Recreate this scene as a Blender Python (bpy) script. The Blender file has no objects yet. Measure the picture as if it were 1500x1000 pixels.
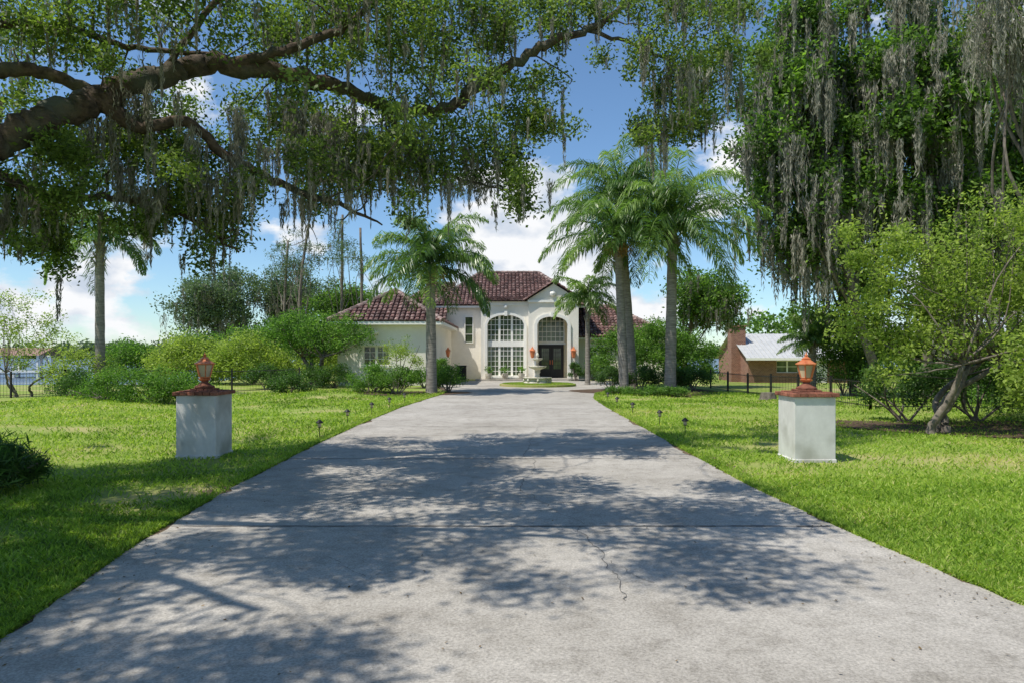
import bpy, math, random
import numpy as np
from mathutils import Vector
rng=np.random.default_rng(11); random.seed(11)
SC=bpy.context.scene
EYE=1.6
def at(px,py,d):
    "site survey: bearing/elevation readings + distance -> metres"
    return np.array([(px-750)*d/1000.0, d, EYE+(520-py)*d/1000.0])
def sm(t): 
    t=np.clip(t,0,1); return t*t*(3-2*t)
def g(x,y):
    "terrain height"
    x=np.asarray(x,float); y=np.asarray(y,float)
    h=-1.0*sm((x-8)/8)*sm((y-20)/28)
    h=h-0.5*sm((-x-13)/12)*sm((y-22)/30)
    h=h-1.6*sm((y-50)/14)*sm((-x-24)/8)
    h=h-2.2*sm((y-95)/40)
    b=sm((np.abs(x)-4.5)/3)*(1-sm((y-45)/20))
    h=h+b*0.05*(np.sin(x*.7+y*.23)+np.sin(y*.45-x*.2))
    return h
# ---------------------------------------------------------------- materials
def newmat(name):
    m=bpy.data.materials.new(name); m.use_nodes=True
    nt=m.node_tree; nt.nodes.clear()
    return m,nt
def N(nt,t,**k):
    n=nt.nodes.new(t)
    for a,b in k.items(): setattr(n,a,b)
    return n
def ramp(nt,stops):
    r=N(nt,'ShaderNodeValToRGB'); e=r.color_ramp.elements
    while len(e)<len(stops): e.new(0.5)
    for i,(p,c) in enumerate(stops):
        e[i].position=p; e[i].color=(c[0],c[1],c[2],1)
    return r
def leafmat(name,stops,tcol,tw=.4,rough=.5,spec=.25):
    m,nt=newmat(name); L=nt.links.new
    a=N(nt,'ShaderNodeAttribute'); a.attribute_name='rnd'
    r=ramp(nt,stops); L(a.outputs['Fac'],r.inputs[0])
    p=N(nt,'ShaderNodeBsdfPrincipled'); L(r.outputs[0],p.inputs['Base Color'])
    p.inputs['Roughness'].default_value=rough; p.inputs['Specular IOR Level'].default_value=spec
    t=N(nt,'ShaderNodeBsdfTranslucent')
    mx=N(nt,'ShaderNodeMix',data_type='RGBA',blend_type='MULTIPLY'); mx.inputs[0].default_value=1
    L(r.outputs[0],mx.inputs[6]); mx.inputs[7].default_value=(*tcol,1); L(mx.outputs[2],t.inputs[0])
    s=N(nt,'ShaderNodeMixShader'); s.inputs[0].default_value=tw
    L(p.outputs[0],s.inputs[1]); L(t.outputs[0],s.inputs[2])
    o=N(nt,'ShaderNodeOutputMaterial'); L(s.outputs[0],o.inputs[0]); return m
def noisemat(name,c1,c2,scale=4,rough=.8,bump=.3,bdist=.02,detail=6,stretch=(1,1,1),c3=None,scale3=.6,rndmix=0,spec=.3,metal=0):
    m,nt=newmat(name); L=nt.links.new
    tc=N(nt,'ShaderNodeTexCoord'); mp=N(nt,'ShaderNodeMapping'); mp.inputs['Scale'].default_value=stretch
    L(tc.outputs['Object'],mp.inputs[0])
    n=N(nt,'ShaderNodeTexNoise'); n.inputs['Scale'].default_value=scale; n.inputs['Detail'].default_value=detail; n.inputs['Roughness'].default_value=.65
    L(mp.outputs[0],n.inputs['Vector'])
    r=ramp(nt,[(.3,c1),(.7,c2)]); L(n.outputs['Fac'],r.inputs[0]); col=r.outputs[0]
    if c3 is not None:
        n3=N(nt,'ShaderNodeTexNoise'); n3.inputs['Scale'].default_value=scale3; n3.inputs['Detail'].default_value=5
        L(tc.outputs['Object'],n3.inputs['Vector'])
        r3=ramp(nt,[(.48,(0,0,0)),(.68,(1,1,1))]); L(n3.outputs['Fac'],r3.inputs[0])
        mx=N(nt,'ShaderNodeMix',data_type='RGBA'); L(r3.outputs[0],mx.inputs[0]); L(col,mx.inputs[6]); mx.inputs[7].default_value=(*c3,1); col=mx.outputs[2]
    if rndmix>0:
        a=N(nt,'ShaderNodeAttribute'); a.attribute_name='rnd'
        rr=ramp(nt,[(0,(1-rndmix,)*3),(1,(1+rndmix,)*3)]); L(a.outputs['Fac'],rr.inputs[0])
        mx=N(nt,'ShaderNodeMix',data_type='RGBA',blend_type='MULTIPLY'); mx.inputs[0].default_value=1
        L(col,mx.inputs[6]); L(rr.outputs[0],mx.inputs[7]); col=mx.outputs[2]
    p=N(nt,'ShaderNodeBsdfPrincipled'); L(col,p.inputs['Base Color']); p.inputs['Roughness'].default_value=rough
    p.inputs['Specular IOR Level'].default_value=spec; p.inputs['Metallic'].default_value=metal
    if bump>0:
        b=N(nt,'ShaderNodeBump'); b.inputs['Strength'].default_value=bump; b.inputs['Distance'].default_value=bdist
        L(n.outputs['Fac'],b.inputs['Height']); L(b.outputs[0],p.inputs['Normal'])
    o=N(nt,'ShaderNodeOutputMaterial'); L(p.outputs[0],o.inputs[0]); return m
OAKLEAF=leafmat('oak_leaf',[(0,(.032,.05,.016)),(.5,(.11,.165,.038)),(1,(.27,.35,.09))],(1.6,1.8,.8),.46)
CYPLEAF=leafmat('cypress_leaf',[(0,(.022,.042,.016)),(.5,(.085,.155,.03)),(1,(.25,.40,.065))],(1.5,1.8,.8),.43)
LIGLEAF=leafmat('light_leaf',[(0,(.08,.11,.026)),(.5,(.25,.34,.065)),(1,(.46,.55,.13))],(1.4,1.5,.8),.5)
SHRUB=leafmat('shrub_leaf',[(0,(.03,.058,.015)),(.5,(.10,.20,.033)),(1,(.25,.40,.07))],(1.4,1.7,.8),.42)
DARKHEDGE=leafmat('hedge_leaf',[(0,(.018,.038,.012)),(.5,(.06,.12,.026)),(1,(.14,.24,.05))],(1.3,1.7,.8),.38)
PALMLEAF=leafmat('palm_leaf',[(0,(.035,.068,.022)),(.5,(.105,.185,.043)),(1,(.28,.38,.10))],(1.3,1.6,.7),.38,.35,.5)
DEADPALM=leafmat('palm_fruit',[(0,(.25,.15,.05)),(1,(.45,.28,.1))],(1,1,.7),.2)
GRASS=leafmat('grass_blade',[(0,(.075,.135,.018)),(.35,(.21,.34,.04)),(.7,(.38,.51,.08)),(1,(.60,.56,.25))],(1.4,1.45,.6),.5)
MOSS=leafmat('spanish_moss',[(0,(.14,.14,.105)),(.5,(.31,.30,.24)),(1,(.52,.50,.41))],(1,1,.9),.35,.9,.1)
DISTLEAF=leafmat('distant_leaf',[(0,(.06,.09,.055)),(1,(.18,.25,.12))],(1.2,1.4,.8),.4)
BARK=noisemat('oak_bark',(.025,.019,.014),(.17,.125,.09),9,.95,1,.05,8,(1,1,1),(.10,.11,.08),1.8)
BARKG=noisemat('grey_bark',(.07,.058,.046),(.26,.22,.18),7,.95,.8,.03,6,(1,1,.6))
PALMBARK=noisemat('palm_bark',(.13,.115,.095),(.34,.31,.27),3,.95,.6,.02,6,(1,1,5))
STUCCO=noisemat('cream_stucco',(.81,.765,.67),(.88,.835,.74),6,.9,.15,.01,8,c3=(.75,.70,.60),scale3=.5)
STUCCO_SHADED=noisemat('shaded_entry_stucco',(.72,.60,.38),(.82,.70,.48),6,.9,.1,.01)  # yellowish shade of the entry recess is put into this stucco colour
TRIM=noisemat('white_trim',(.82,.80,.73),(.88,.86,.80),8,.6,.05,.005)
PILST=noisemat('pillar_stucco',(.55,.535,.50),(.70,.685,.645),5,.9,.35,.01,8,(1,1,.7),(.40,.39,.34),1.7)
BRICKC=noisemat('brick_cap',(.15,.055,.035),(.33,.13,.08),14,.85,.5,.02,5,rndmix=.35)
DARKM=noisemat('dark_metal',(.018,.017,.016),(.03,.028,.026),20,.5,.1,.005)
COPPER=noisemat('copper_metal',(.52,.13,.05),(.78,.29,.12),12,.35,.1,.004,metal=.25)
STONE=noisemat('fountain_stone',(.50,.46,.36),(.70,.66,.56),9,.85,.4,.01,c3=(.35,.31,.24),scale3=3)
TILE=noisemat('roof_tile',(.055,.028,.025),(.15,.075,.062),9,.8,.4,.02,6,c3=(.27,.19,.17),scale3=5,rndmix=.5)
RIDGE=noisemat('ridge_tile',(.10,.05,.042),(.36,.28,.25),7,.8,.4,.02,rndmix=.4)
METALROOF=noisemat('metal_roof',(.42,.43,.43),(.54,.54,.53),2,.5,.05,.01)
DOOR=noisemat('door_wood',(.015,.012,.012),(.03,.025,.024),10,.35,.1,.005)
SOIL=noisemat('soil',(.07,.048,.03),(.20,.145,.09),12,.95,.8,.02)
CRACK=noisemat('crack',(.08,.075,.068),(.17,.16,.15),20,.95,0)
MULCH=noisemat('mulch',(.05,.033,.022),(.14,.09,.055),15,.95,.9,.03)
WATER=noisemat('water',(.08,.12,.16),(.14,.19,.24),.4,.35,.3,.08,spec=.2)
WOODW=noisemat('white_wood',(.65,.65,.62),(.8,.8,.77),8,.7,.1,.005)
RUST=noisemat('rust_roof',(.22,.13,.10),(.34,.22,.17),3,.8,.1,.01)
def glassmat(name,col,rough=.05):
    m,nt=newmat(name); L=nt.links.new
    p=N(nt,'ShaderNodeBsdfPrincipled'); tc=N(nt,'ShaderNodeTexCoord'); n=N(nt,'ShaderNodeTexNoise'); n.inputs['Scale'].default_value=1.3
    L(tc.outputs['Object'],n.inputs['Vector']); r=ramp(nt,[(.35,[c*.4 for c in col]),(.65,col)]); L(n.outputs['Fac'],r.inputs[0]); L(r.outputs[0],p.inputs['Base Color'])
    p.inputs['Roughness'].default_value=rough; p.inputs['Specular IOR Level'].default_value=.6
    o=N(nt,'ShaderNodeOutputMaterial'); L(p.outputs[0],o.inputs[0]); return m
GLASS=glassmat('window_glass',(.10,.14,.075))
AMBER=glassmat('lantern_glass',(.85,.68,.42),.25)
def brickmat():
    m,nt=newmat('red_brick'); L=nt.links.new
    tc=N(nt,'ShaderNodeTexCoord'); sp=N(nt,'ShaderNodeSeparateXYZ'); L(tc.outputs['Object'],sp.inputs[0])
    ad=N(nt,'ShaderNodeMath',operation='ADD'); L(sp.outputs[0],ad.inputs[0]); L(sp.outputs[1],ad.inputs[1])
    cb=N(nt,'ShaderNodeCombineXYZ'); L(ad.outputs[0],cb.inputs[0]); L(sp.outputs[2],cb.inputs[1])
    b=N(nt,'ShaderNodeTexBrick'); b.inputs['Scale'].default_value=2.2; L(cb.outputs[0],b.inputs['Vector'])
    b.inputs['Color1'].default_value=(.20,.08,.052,1); b.inputs['Color2'].default_value=(.30,.14,.09,1); b.inputs['Mortar'].default_value=(.36,.31,.27,1); b.inputs['Mortar Size'].default_value=.015
    p=N(nt,'ShaderNodeBsdfPrincipled'); L(b.outputs[0],p.inputs['Base Color']); p.inputs['Roughness'].default_value=.9
    o=N(nt,'ShaderNodeOutputMaterial'); L(p.outputs[0],o.inputs[0]); return m
BRICK=brickmat()
def concretemat():
    m,nt=newmat('concrete'); L=nt.links.new
    tc=N(nt,'ShaderNodeTexCoord')
    def nz(s,d=8,ro=.6):
        n=N(nt,'ShaderNodeTexNoise'); n.inputs['Scale'].default_value=s; n.inputs['Detail'].default_value=d; n.inputs['Roughness'].default_value=ro
        L(tc.outputs['Object'],n.inputs['Vector']); return n
    n1=nz(.55,6); n2=nz(60,4,.8); n3=nz(3.5,10,.75)
    r1=ramp(nt,[(.3,(.35,.32,.275)),(.7,(.50,.465,.41))]); L(n1.outputs['Fac'],r1.inputs[0])
    r2=ramp(nt,[(.3,(.54,.54,.54)),(.7,(1.26,1.26,1.26))]); L(n2.outputs['Fac'],r2.inputs[0])
    r3=ramp(nt,[(.3,(.66,.65,.63)),(.5,(1,1,1)),(.72,(1.12,1.12,1.12))]); L(n3.outputs['Fac'],r3.inputs[0])
    a=N(nt,'ShaderNodeMix',data_type='RGBA',blend_type='MULTIPLY'); a.inputs[0].default_value=1; L(r1.outputs[0],a.inputs[6]); L(r2.outputs[0],a.inputs[7])
    b=N(nt,'ShaderNodeMix',data_type='RGBA',blend_type='MULTIPLY'); b.inputs[0].default_value=1; L(a.outputs[2],b.inputs[6]); L(r3.outputs[0],b.inputs[7])
    v=N(nt,'ShaderNodeTexVoronoi'); v.inputs['Scale'].default_value=38; L(tc.outputs['Object'],v.inputs['Vector'])
    rv=ramp(nt,[(.05,(.45,.45,.45)),(.2,(1,1,1))]); L(v.outputs['Distance'],rv.inputs[0])
    c=N(nt,'ShaderNodeMix',data_type='RGBA',blend_type='MULTIPLY'); c.inputs[0].default_value=.6; L(b.outputs[2],c.inputs[6]); L(rv.outputs[0],c.inputs[7])
    p=N(nt,'ShaderNodeBsdfPrincipled'); L(c.outputs[2],p.inputs['Base Color']); p.inputs['Roughness'].default_value=.85; p.inputs['Specular IOR Level'].default_value=.2
    bp=N(nt,'ShaderNodeBump'); bp.inputs['Strength'].default_value=.6; bp.inputs['Distance'].default_value=.006; L(n2.outputs['Fac'],bp.inputs['Height']); L(bp.outputs[0],p.inputs['Normal'])
    o=N(nt,'ShaderNodeOutputMaterial'); L(p.outputs[0],o.inputs[0]); return m
CONC=concretemat()
LAWN=noisemat('lawn_ground',(.14,.19,.03),(.30,.40,.065),22,.95,.8,.03,8,c3=(.40,.35,.15),scale3=.45)
# ---------------------------------------------------------------- mesh builders
def empty(name,loc=(0,0,0)):
    o=bpy.data.objects.new(name,None); o.location=loc; SC.collection.objects.link(o); return o
class MB:
    def __init__(s): s.v=[];s.f=[];s.m=[];s.r=[];s.mats=[]
    def add(s,vs,fs,mat,r=None):
        b=len(s.v); s.v+= [tuple(map(float,q)) for q in vs]
        if mat not in s.mats: s.mats.append(mat)
        k=s.mats.index(mat)
        if r is None: r=random.random()
        for f in fs: s.f.append([b+i for i in f]); s.m.append(k); s.r.append(r)
    def box(s,x0,x1,y0,y1,z0,z1,mat,r=None):
        vs=[(x0,y0,z0),(x1,y0,z0),(x1,y1,z0),(x0,y1,z0),(x0,y0,z1),(x1,y0,z1),(x1,y1,z1),(x0,y1,z1)]
        s.add(vs,[(0,3,2,1),(4,5,6,7),(0,1,5,4),(1,2,6,5),(2,3,7,6),(3,0,4,7)],mat,r)
    def lathe(s,cx,cy,prof,n,mat,rot=0):
        vs=[];fs=[]
        for r,z in prof:
            for i in range(n):
                a=2*math.pi*i/n+rot; vs.append((cx+r*math.cos(a),cy+r*math.sin(a),z))
        for j in range(len(prof)-1):
            for i in range(n):
                a=j*n+i;b=j*n+(i+1)%n; fs.append((a,b,b+n,a+n))
        fs.append(tuple(range(n))[::-1]); fs.append(tuple(range((len(prof)-1)*n,len(prof)*n)))
        s.add(vs,fs,mat)
    def tube(s,pts,rad,n,mat,rough=0):
        pts=[np.array(p,float) for p in pts]; vs=[];fs=[]
        up=np.array([0.13,0.31,.94])
        for i,p in enumerate(pts):
            t=pts[min(i+1,len(pts)-1)]-pts[max(i-1,0)]; t=t/(np.linalg.norm(t)+1e-9)
            u=np.cross(t,up); 
            if np.linalg.norm(u)<.15: u=np.cross(t,[1,0,0])
            u/=np.linalg.norm(u); w=np.cross(t,u)
            for k in range(n):
                a=2*math.pi*k/n; q=rad[i]*(1+rough*(random.random()-.5))
                vs.append(p+u*math.cos(a)*q+w*math.sin(a)*q)
        for j in range(len(pts)-1):
            for k in range(n):
                a=j*n+k;b=j*n+(k+1)%n; fs.append((a,b,b+n,a+n))
        fs.append(tuple(range(n))[::-1]); fs.append(tuple(range((len(pts)-1)*n,len(pts)*n)))
        s.add(vs,fs,mat)
    def obj(s,name,parent=None,smooth=False,bevel=0):
        me=bpy.data.meshes.new(name); me.from_pydata(s.v,[],s.f)
        for m in s.mats: me.materials.append(m)
        me.polygons.foreach_set('material_index',s.m)
        at_=me.attributes.new('rnd','FLOAT','FACE'); at_.data.foreach_set('value',s.r)
        if smooth: me.polygons.foreach_set('use_smooth',[True]*len(s.f))
        me.update(); o=bpy.data.objects.new(name,me); SC.collection.objects.link(o)
        if parent: o.parent=parent
        if bevel>0:
            b=o.modifiers.new('b','BEVEL'); b.width=bevel; b.segments=2; b.limit_method='ANGLE'
        return o
def curve(pts,rad,sub=6,wob=0):
    P=[np.array(p,float) for p in pts]; P=[2*P[0]-P[1]]+P+[2*P[-1]-P[-2]]
    out=[];ro=[]
    for i in range(1,len(P)-2):
        for k in range(sub):
            t=k/sub; a,b,c,d=P[i-1],P[i],P[i+1],P[i+2]
            q=.5*((2*b)+(-a+c)*t+(2*a-5*b+4*c-d)*t*t+(-a+3*b-3*c+d)*t**3)
            r=rad[i-1]*(1-t)+rad[i]*t
            out.append(q+rng.normal(0,wob,3) if wob else q); ro.append(r)
    out.append(P[-2]); ro.append(rad[-1]); return out,ro
def unit(a): return a/(np.linalg.norm(a,axis=-1,keepdims=True)+1e-9)
def quads(p,d,n,L,W):
    s=unit(np.cross(d,n)); L=L[:,None]; W=W[:,None]
    return np.stack([p-d*L*.5,p+s*W*.5-d*L*.05,p+d*L*.5,p-s*W*.5-d*L*.05],1)
def quadobj(name,V,mat,rnd,parent=None):
    n=len(V); me=bpy.data.meshes.new(name)
    me.vertices.add(4*n); me.vertices.foreach_set('co',V.reshape(-1).astype(np.float32))
    me.loops.add(4*n); me.loops.foreach_set('vertex_index',np.arange(4*n,dtype=np.int32))
    me.polygons.add(n); me.polygons.foreach_set('loop_start',np.arange(0,4*n,4,dtype=np.int32))
    me.update(calc_edges=True)
    a=me.attributes.new('rnd','FLOAT','FACE'); a.data.foreach_set('value',np.clip(rnd,0,1).astype(np.float32))
    me.materials.append(mat); o=bpy.data.objects.new(name,me); SC.collection.objects.link(o)
    if parent: o.parent=parent
    return o
def leaves(clumps,ntuft,nleaf,sig,L,W,shell=.5,up=.5,flat=.8):
    "clumps: array (k,4) x y z r ; leaves grouped in tufts spread in each clump"
    C=np.array(clumps,float); k=len(C)
    d=unit(rng.normal(size=(k,ntuft,3))); rr=rng.random((k,ntuft,1))**(1/3*(1-shell)+.02)
    T=C[:,None,:3]+d*rr*C[:,None,3:4]*np.array([1,1,flat])
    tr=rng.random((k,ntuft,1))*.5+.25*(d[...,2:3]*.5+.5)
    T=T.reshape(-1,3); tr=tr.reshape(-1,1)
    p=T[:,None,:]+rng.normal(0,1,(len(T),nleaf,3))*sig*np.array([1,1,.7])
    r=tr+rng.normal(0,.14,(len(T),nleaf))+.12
    p=p.reshape(-1,3); n=len(p)
    nn=unit(rng.normal(size=(n,3))+np.array([0,0,up])); dd=unit(np.cross(nn,rng.normal(size=(n,3))))
    return quads(p,dd,nn,L*(.6+.8*rng.random(n)),W*(.6+.8*rng.random(n))), r.reshape(-1)
def mossy(pts,lens,rad,per,L,W):
    "hanging strands below each point"
    Vs=[];R=[]
    for p,l,r0 in zip(pts,lens,rad):
        n=int(per*l); t=rng.random(n)**1.15
        ns=max(2,int(2+r0*14)); ks=rng.integers(0,ns,n); off=rng.normal(0,1,(ns,2))*r0*.6; sl=.4+.6*rng.random(ns)
        tz=t*sl[ks]
        q=np.zeros((n,3)); q[:,0]=p[0]+off[ks,0]*(1-.3*t)+rng.normal(0,.25,n)*r0*(1-t*.75); q[:,1]=p[1]+off[ks,1]*(1-.3*t)+rng.normal(0,.25,n)*r0*(1-t*.75)
        q[:,2]=p[2]-tz*l
        d=unit(np.stack([rng.normal(0,.3,n),rng.normal(0,.3,n),-np.ones(n)],1)); nn=unit(rng.normal(size=(n,3)))
        Vs.append(quads(q,d,nn,L*(.6+.8*rng.random(n)),W*(.6+.8*rng.random(n)))); R.append(rng.normal(.5,.2,n)+rng.normal(0,.12))
    return np.concatenate(Vs),np.concatenate(R)
def crown(c,rad,n,r0,r1):
    d=unit(rng.normal(size=(n,3))); q=rng.random((n,1))**.5
    p=np.array(c)+d*q*(np.array(rad)-r0*.5); r=r0+(r1-r0)*rng.random((n,1))
    return np.concatenate([p,r],1)
def tree(name,base,trunk_r,fork,cl,leaf,lp,bark=BARKG,moss=None,multi=1,nb=14):
    root=empty(name)
    b=MB(); base=np.array(base,float)
    for m in range(multi):
        o=np.array([rng.normal(0,.25),rng.normal(0,.2),0])*(multi>1)
        f=np.array(fork,float)+o*3
        mid=(base+f)/2+rng.normal(0,.06*np.linalg.norm(f-base),3)*np.array([1,1,.2])
        pts,ra=curve([base+o-[0,0,.1],base+o+[0,0,.15],mid,f],[trunk_r*1.5,trunk_r*1.05,trunk_r*.85,trunk_r*.65],5,.01)
        b.tube(pts,ra,9,bark,.12)
        idx=rng.choice(len(cl),min(nb,len(cl)),replace=False)
        for i in idx:
            e=cl[i][:3]; s=pts[rng.integers(len(pts)//2,len(pts))] if multi==1 else f
            md=(s+e)/2+rng.normal(0,.08*np.linalg.norm(e-s),3)-[0,0,.05]
            q,rq=curve([s,md,e],[trunk_r*.35,trunk_r*.2,trunk_r*.06],5,.01); b.tube(q,rq,5,bark,.1)
    b.obj('trunk',root,True)
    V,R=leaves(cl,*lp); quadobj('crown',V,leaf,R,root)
    if moss:
        n,lmin,lmax,r0,per,L,W=moss
        i=rng.integers(0,len(cl),n); C=cl[i]
        p=C[:,:3]+rng.normal(0,.5,(n,3))*C[:,3:4]-np.stack([0*C[:,3],.35*C[:,3],C[:,3]*.3],1)
        V,R=mossy(p,rng.uniform(lmin,lmax,n),r0*(.5+rng.random(n)),per,L,W); quadobj('spanish_moss',V,MOSS,R,root)
    return root
def shrub(name,items,leaf,lp,density=1.0):
    "items: ellipsoids (x,y,z,rx,ry,rz)"
    V=[];R=[]; root=empty(name)
    cl=[]
    for x,y,z,rx,ry,rz in items:
        n=int(14*density*max(1,rx*ry))
        d=unit(rng.normal(size=(n,3))); d[:,2]=np.abs(d[:,2])*1.0-.25
        p=np.array([x,y,z])+d*np.array([rx,ry,rz])*(.66+.34*rng.random((n,1)))
        cl.append(np.concatenate([p,min(rx,ry,rz)*(.28+.2*rng.random((n,1)))],1))
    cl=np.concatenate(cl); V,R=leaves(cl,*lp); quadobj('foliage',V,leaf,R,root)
    b=MB()
    for x,y,z,rx,ry,rz in items:
        for k in range(6):
            e=np.array([x+rng.normal()*rx*.5,y+rng.normal()*ry*.4,z+rz*.5*rng.random()])
            q,rq=curve([(x+rng.normal()*.1,y,float(g(x,y))-.05),((x+e[0])/2,y,z*.6),e],[.035,.025,.01],4); b.tube(q,rq,5,BARKG)
    b.obj('stems',root); return root
# ---------------------------------------------------------------- ground
t=np.linspace(-1,1,221); xs=np.sinh(t*5.2)/np.sinh(5.2)*1500
t=np.linspace(-.55,1,221); ys=np.sinh(t*5.2)/np.sinh(5.2)*2500+10
X,Y=np.meshgrid(xs,ys); Z=g(X,Y)
me=bpy.data.meshes.new('lawn'); nx,ny=len(xs),len(ys)
i=np.arange((nx)*(ny)).reshape(ny,nx); F=np.stack([i[:-1,:-1],i[:-1,1:],i[1:,1:],i[1:,:-1]],-1).reshape(-1,4)
me.from_pydata(np.stack([X,Y,Z],-1).reshape(-1,3).tolist(),[],F.tolist()); me.materials.append(LAWN)
me.polygons.foreach_set('use_smooth',[True]*len(F))
o=bpy.data.objects.new('lawn',me); SC.collection.objects.link(o)
b=MB(); b.add([(-1500,50,-1.3),(1500,50,-1.3),(1500,2400,-1.3),(-1500,2400,-1.3)],[(0,1,2,3)],WATER); b.obj('lake')
# driveway
rows=[(-6,-2.6,3.7),(0,-2.7,3.5),(3.8,-2.86,3.32),(6,-3.2,3.05),(8.3,-3.37,2.9),(12,-3.5,2.88),(16,-3.5,2.9),(21,-3.4,2.9),(25,-3.1,3.0),(28,-2.85,3.4),(30.5,-2.8,4.3),(33,-3.3,5.6),(35.5,-3.95,6.5),(43.2,-3.95,6.8)]
ry=[r[0] for r in rows]
def edge(y,k): return np.interp(y,ry,[r[k] for r in rows])
def strip(name,yy,l,r,z,mat,parent=None):
    b=MB(); 
    for i in range(len(yy)-1): b.add([(l[i],yy[i],z),(r[i],yy[i],z),(r[i+1],yy[i+1],z),(l[i+1],yy[i+1],z)],[(0,1,2,3)],mat,.5)
    return b.obj(name,parent)
yy=np.concatenate([np.arange(-6,20,.12),np.arange(20,43.2,.5)])
wob=lambda: .04*np.interp(yy,np.arange(-7,46,.6),rng.normal(0,1,len(np.arange(-7,46,.6))))
strip('driveway',yy,edge(yy,1)+rng.normal(0,.018,len(yy))+wob(),edge(yy,2)+rng.normal(0,.018,len(yy))+wob(),.012,CONC)
wl=.12+.22*rng.random(len(yy)); wr=.12+.22*rng.random(len(yy))
so=empty('soil_edging')
strip('edge_a',yy,edge(yy,1)-wl,edge(yy,1)+.14,.006,SOIL,so); strip('edge_b',yy,edge(yy,2)-.14,edge(yy,2)+wr,.006,SOIL,so)
b=MB()
def ribbon(pts,w,z,mat):
    for a,c in zip(pts[:-1],pts[1:]):
        a=np.array(a);c=np.array(c); d=c-a; n=np.array([-d[1],d[0]]); n=n/np.linalg.norm(n); w2=w*(.4+random.random())
        b.add([(*(a-n*w2),z),(*(c-n*w2),z),(*(c+n*w2),z),(*(a+n*w2),z)],[(0,1,2,3)],mat)
for yj in (6.35,10.5,15.2,20.4,25.5,30.5):
    x0,x1=edge(yj,1)+.02,edge(yj,2)-.02; xx=np.arange(x0,x1,.15); ribbon([(x,yj+random.uniform(-.006,.006)) for x in xx],.012,.017,CRACK)
def crack(x,y,tx,ty,w=.005,n=40):
    P=[(x,y)]; wx=0
    for i in range(n):
        f=(i+1)/n; wx=wx*.85+rng.normal(0,.016); P.append((x+(tx-x)*f+wx,y+(ty-y)*f+rng.normal(0,.012)))
    ribbon(P,w,.0165,CRACK)
crack(.62,6.35,.75,4.4,.0028,46); crack(.75,6.3,.1,8.0,.0025); crack(.1,8,.35,10.5,.003); crack(.72,5.3,1.0,4.75,.0018,16)
crack(-1.05,4.9,-1.5,5.4,.002,14); crack(.2,10.5,.6,15.2,.003)
b.obj('driveway_joints')
# ---------------------------------------------------------------- grass blades
def grassfield(n,side,dmin,dmax,xmax):
    u=rng.random(n); d=dmin*(dmax/dmin)**u
    x=np.where(side<0, edge(d,1)-rng.random(n)**1.15*(xmax), edge(d,2)+rng.random(n)**1.15*(xmax))
    x=np.where(rng.random(n)<.12,np.where(side<0,edge(d,1)-np.abs(rng.normal(0,.09,n)),edge(d,2)+np.abs(rng.normal(0,.09,n))),x)
    return x,d
Vs=[];Rs=[]
def fbm(x,y,s):
    v=0
    for k in range(5):
        a=k*1.9+s; f=.5*1.75**k; v=v+np.sin(x*f*math.cos(a)+y*f*math.sin(a)+2*np.sin(x*f*.6*math.sin(a+1)-y*f*.7+s*3))/(1+.35*k)
    return v/2.6
for side in (-1,1):
    for n,d0,d1,xm in ((105000,3.0,9,6.5),(80000,9,30,14)):
        x,y=grassfield(n,side,d0,d1,xm)
        pn=fbm(x,y,1.3); thin=fbm(x,y,4.1)
        keep=rng.random(n)>np.clip((thin-.15)*1.7,0,.9); x=x[keep];y=y[keep];pn=pn[keep]; n=len(x)
        h=(.035+.045*rng.random(n))*(1+y/40); w=.006+.0011*y
        dd=unit(np.stack([rng.normal(0,.9,n),rng.normal(0,.9,n),np.ones(n)],1)); nn=unit(rng.normal(size=(n,3))+[0,0,.8])
        p=np.stack([x,y,g(x,y)+h*.35],1)
        Vs.append(quads(p,dd,nn,h,w*(.7+.6*rng.random(n)))); Rs.append(.46+.30*pn+rng.normal(0,.2,n))
quadobj('grass',np.concatenate(Vs),GRASS,np.concatenate(Rs))
# ---------------------------------------------------------------- live oak
root=empty('live_oak_tree'); b=MB()
limbs=[]
def limb(pts,rad,n=12,wob=.02):
    q,r=curve(pts,rad,7,wob); b.tube(q,r,n,BARK,.14); limbs.extend(q)
trunk=np.array([-9.0,7.5,0])
limb([trunk-[0,0,.2],trunk+[0.1,0,1.2],trunk+[.5,.1,2.4],trunk+[1.4,.2,3.2]],[.75,.55,.45,.32])
limb([trunk+[1.0,.2,2.8],at(-60,245,7.8),at(0,205,8),at(60,178,8.2),at(130,150,8.6),at(200,122,9),at(260,102,9.3),at(330,95,9.5),at(420,108,10),at(500,128,10.5),at(570,160,11),at(650,160,11),at(700,128,11),at(745,98,11),at(800,66,11),at(870,40,11.2),at(910,15,11.4),at(980,-60,12)],
     [.28,.19,.18,.17,.165,.155,.145,.135,.12,.105,.095,.09,.085,.08,.07,.055,.045,.025],12,.03)
limb([at(150,150,8.7),at(200,185,8.8),at(270,182,9),at(350,240,9.3),at(430,278,9.6),at(500,300,10),at(560,330,10.4)],[.10,.075,.07,.065,.05,.035,.012])
limb([trunk+[1.2,.4,2.9],at(-40,250,9),at(60,285,9),at(150,288,9.2),at(230,300,9.3),at(300,335,9.7),at(350,370,10)],[.12,.07,.055,.045,.04,.03,.012])
limb([trunk+[1.2,.2,3.1],at(-80,120,8),at(0,103,8.2),at(60,104,8.4),at(130,130,8.7),at(190,124,9)],[.2,.12,.09,.08,.07,.06])
limb([trunk+[1.2,.2,3.1],at(-60,60,9),at(80,40,9.5),at(200,70,9.8),at(330,85,10)],[.14,.07,.05,.04,.03])
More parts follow.
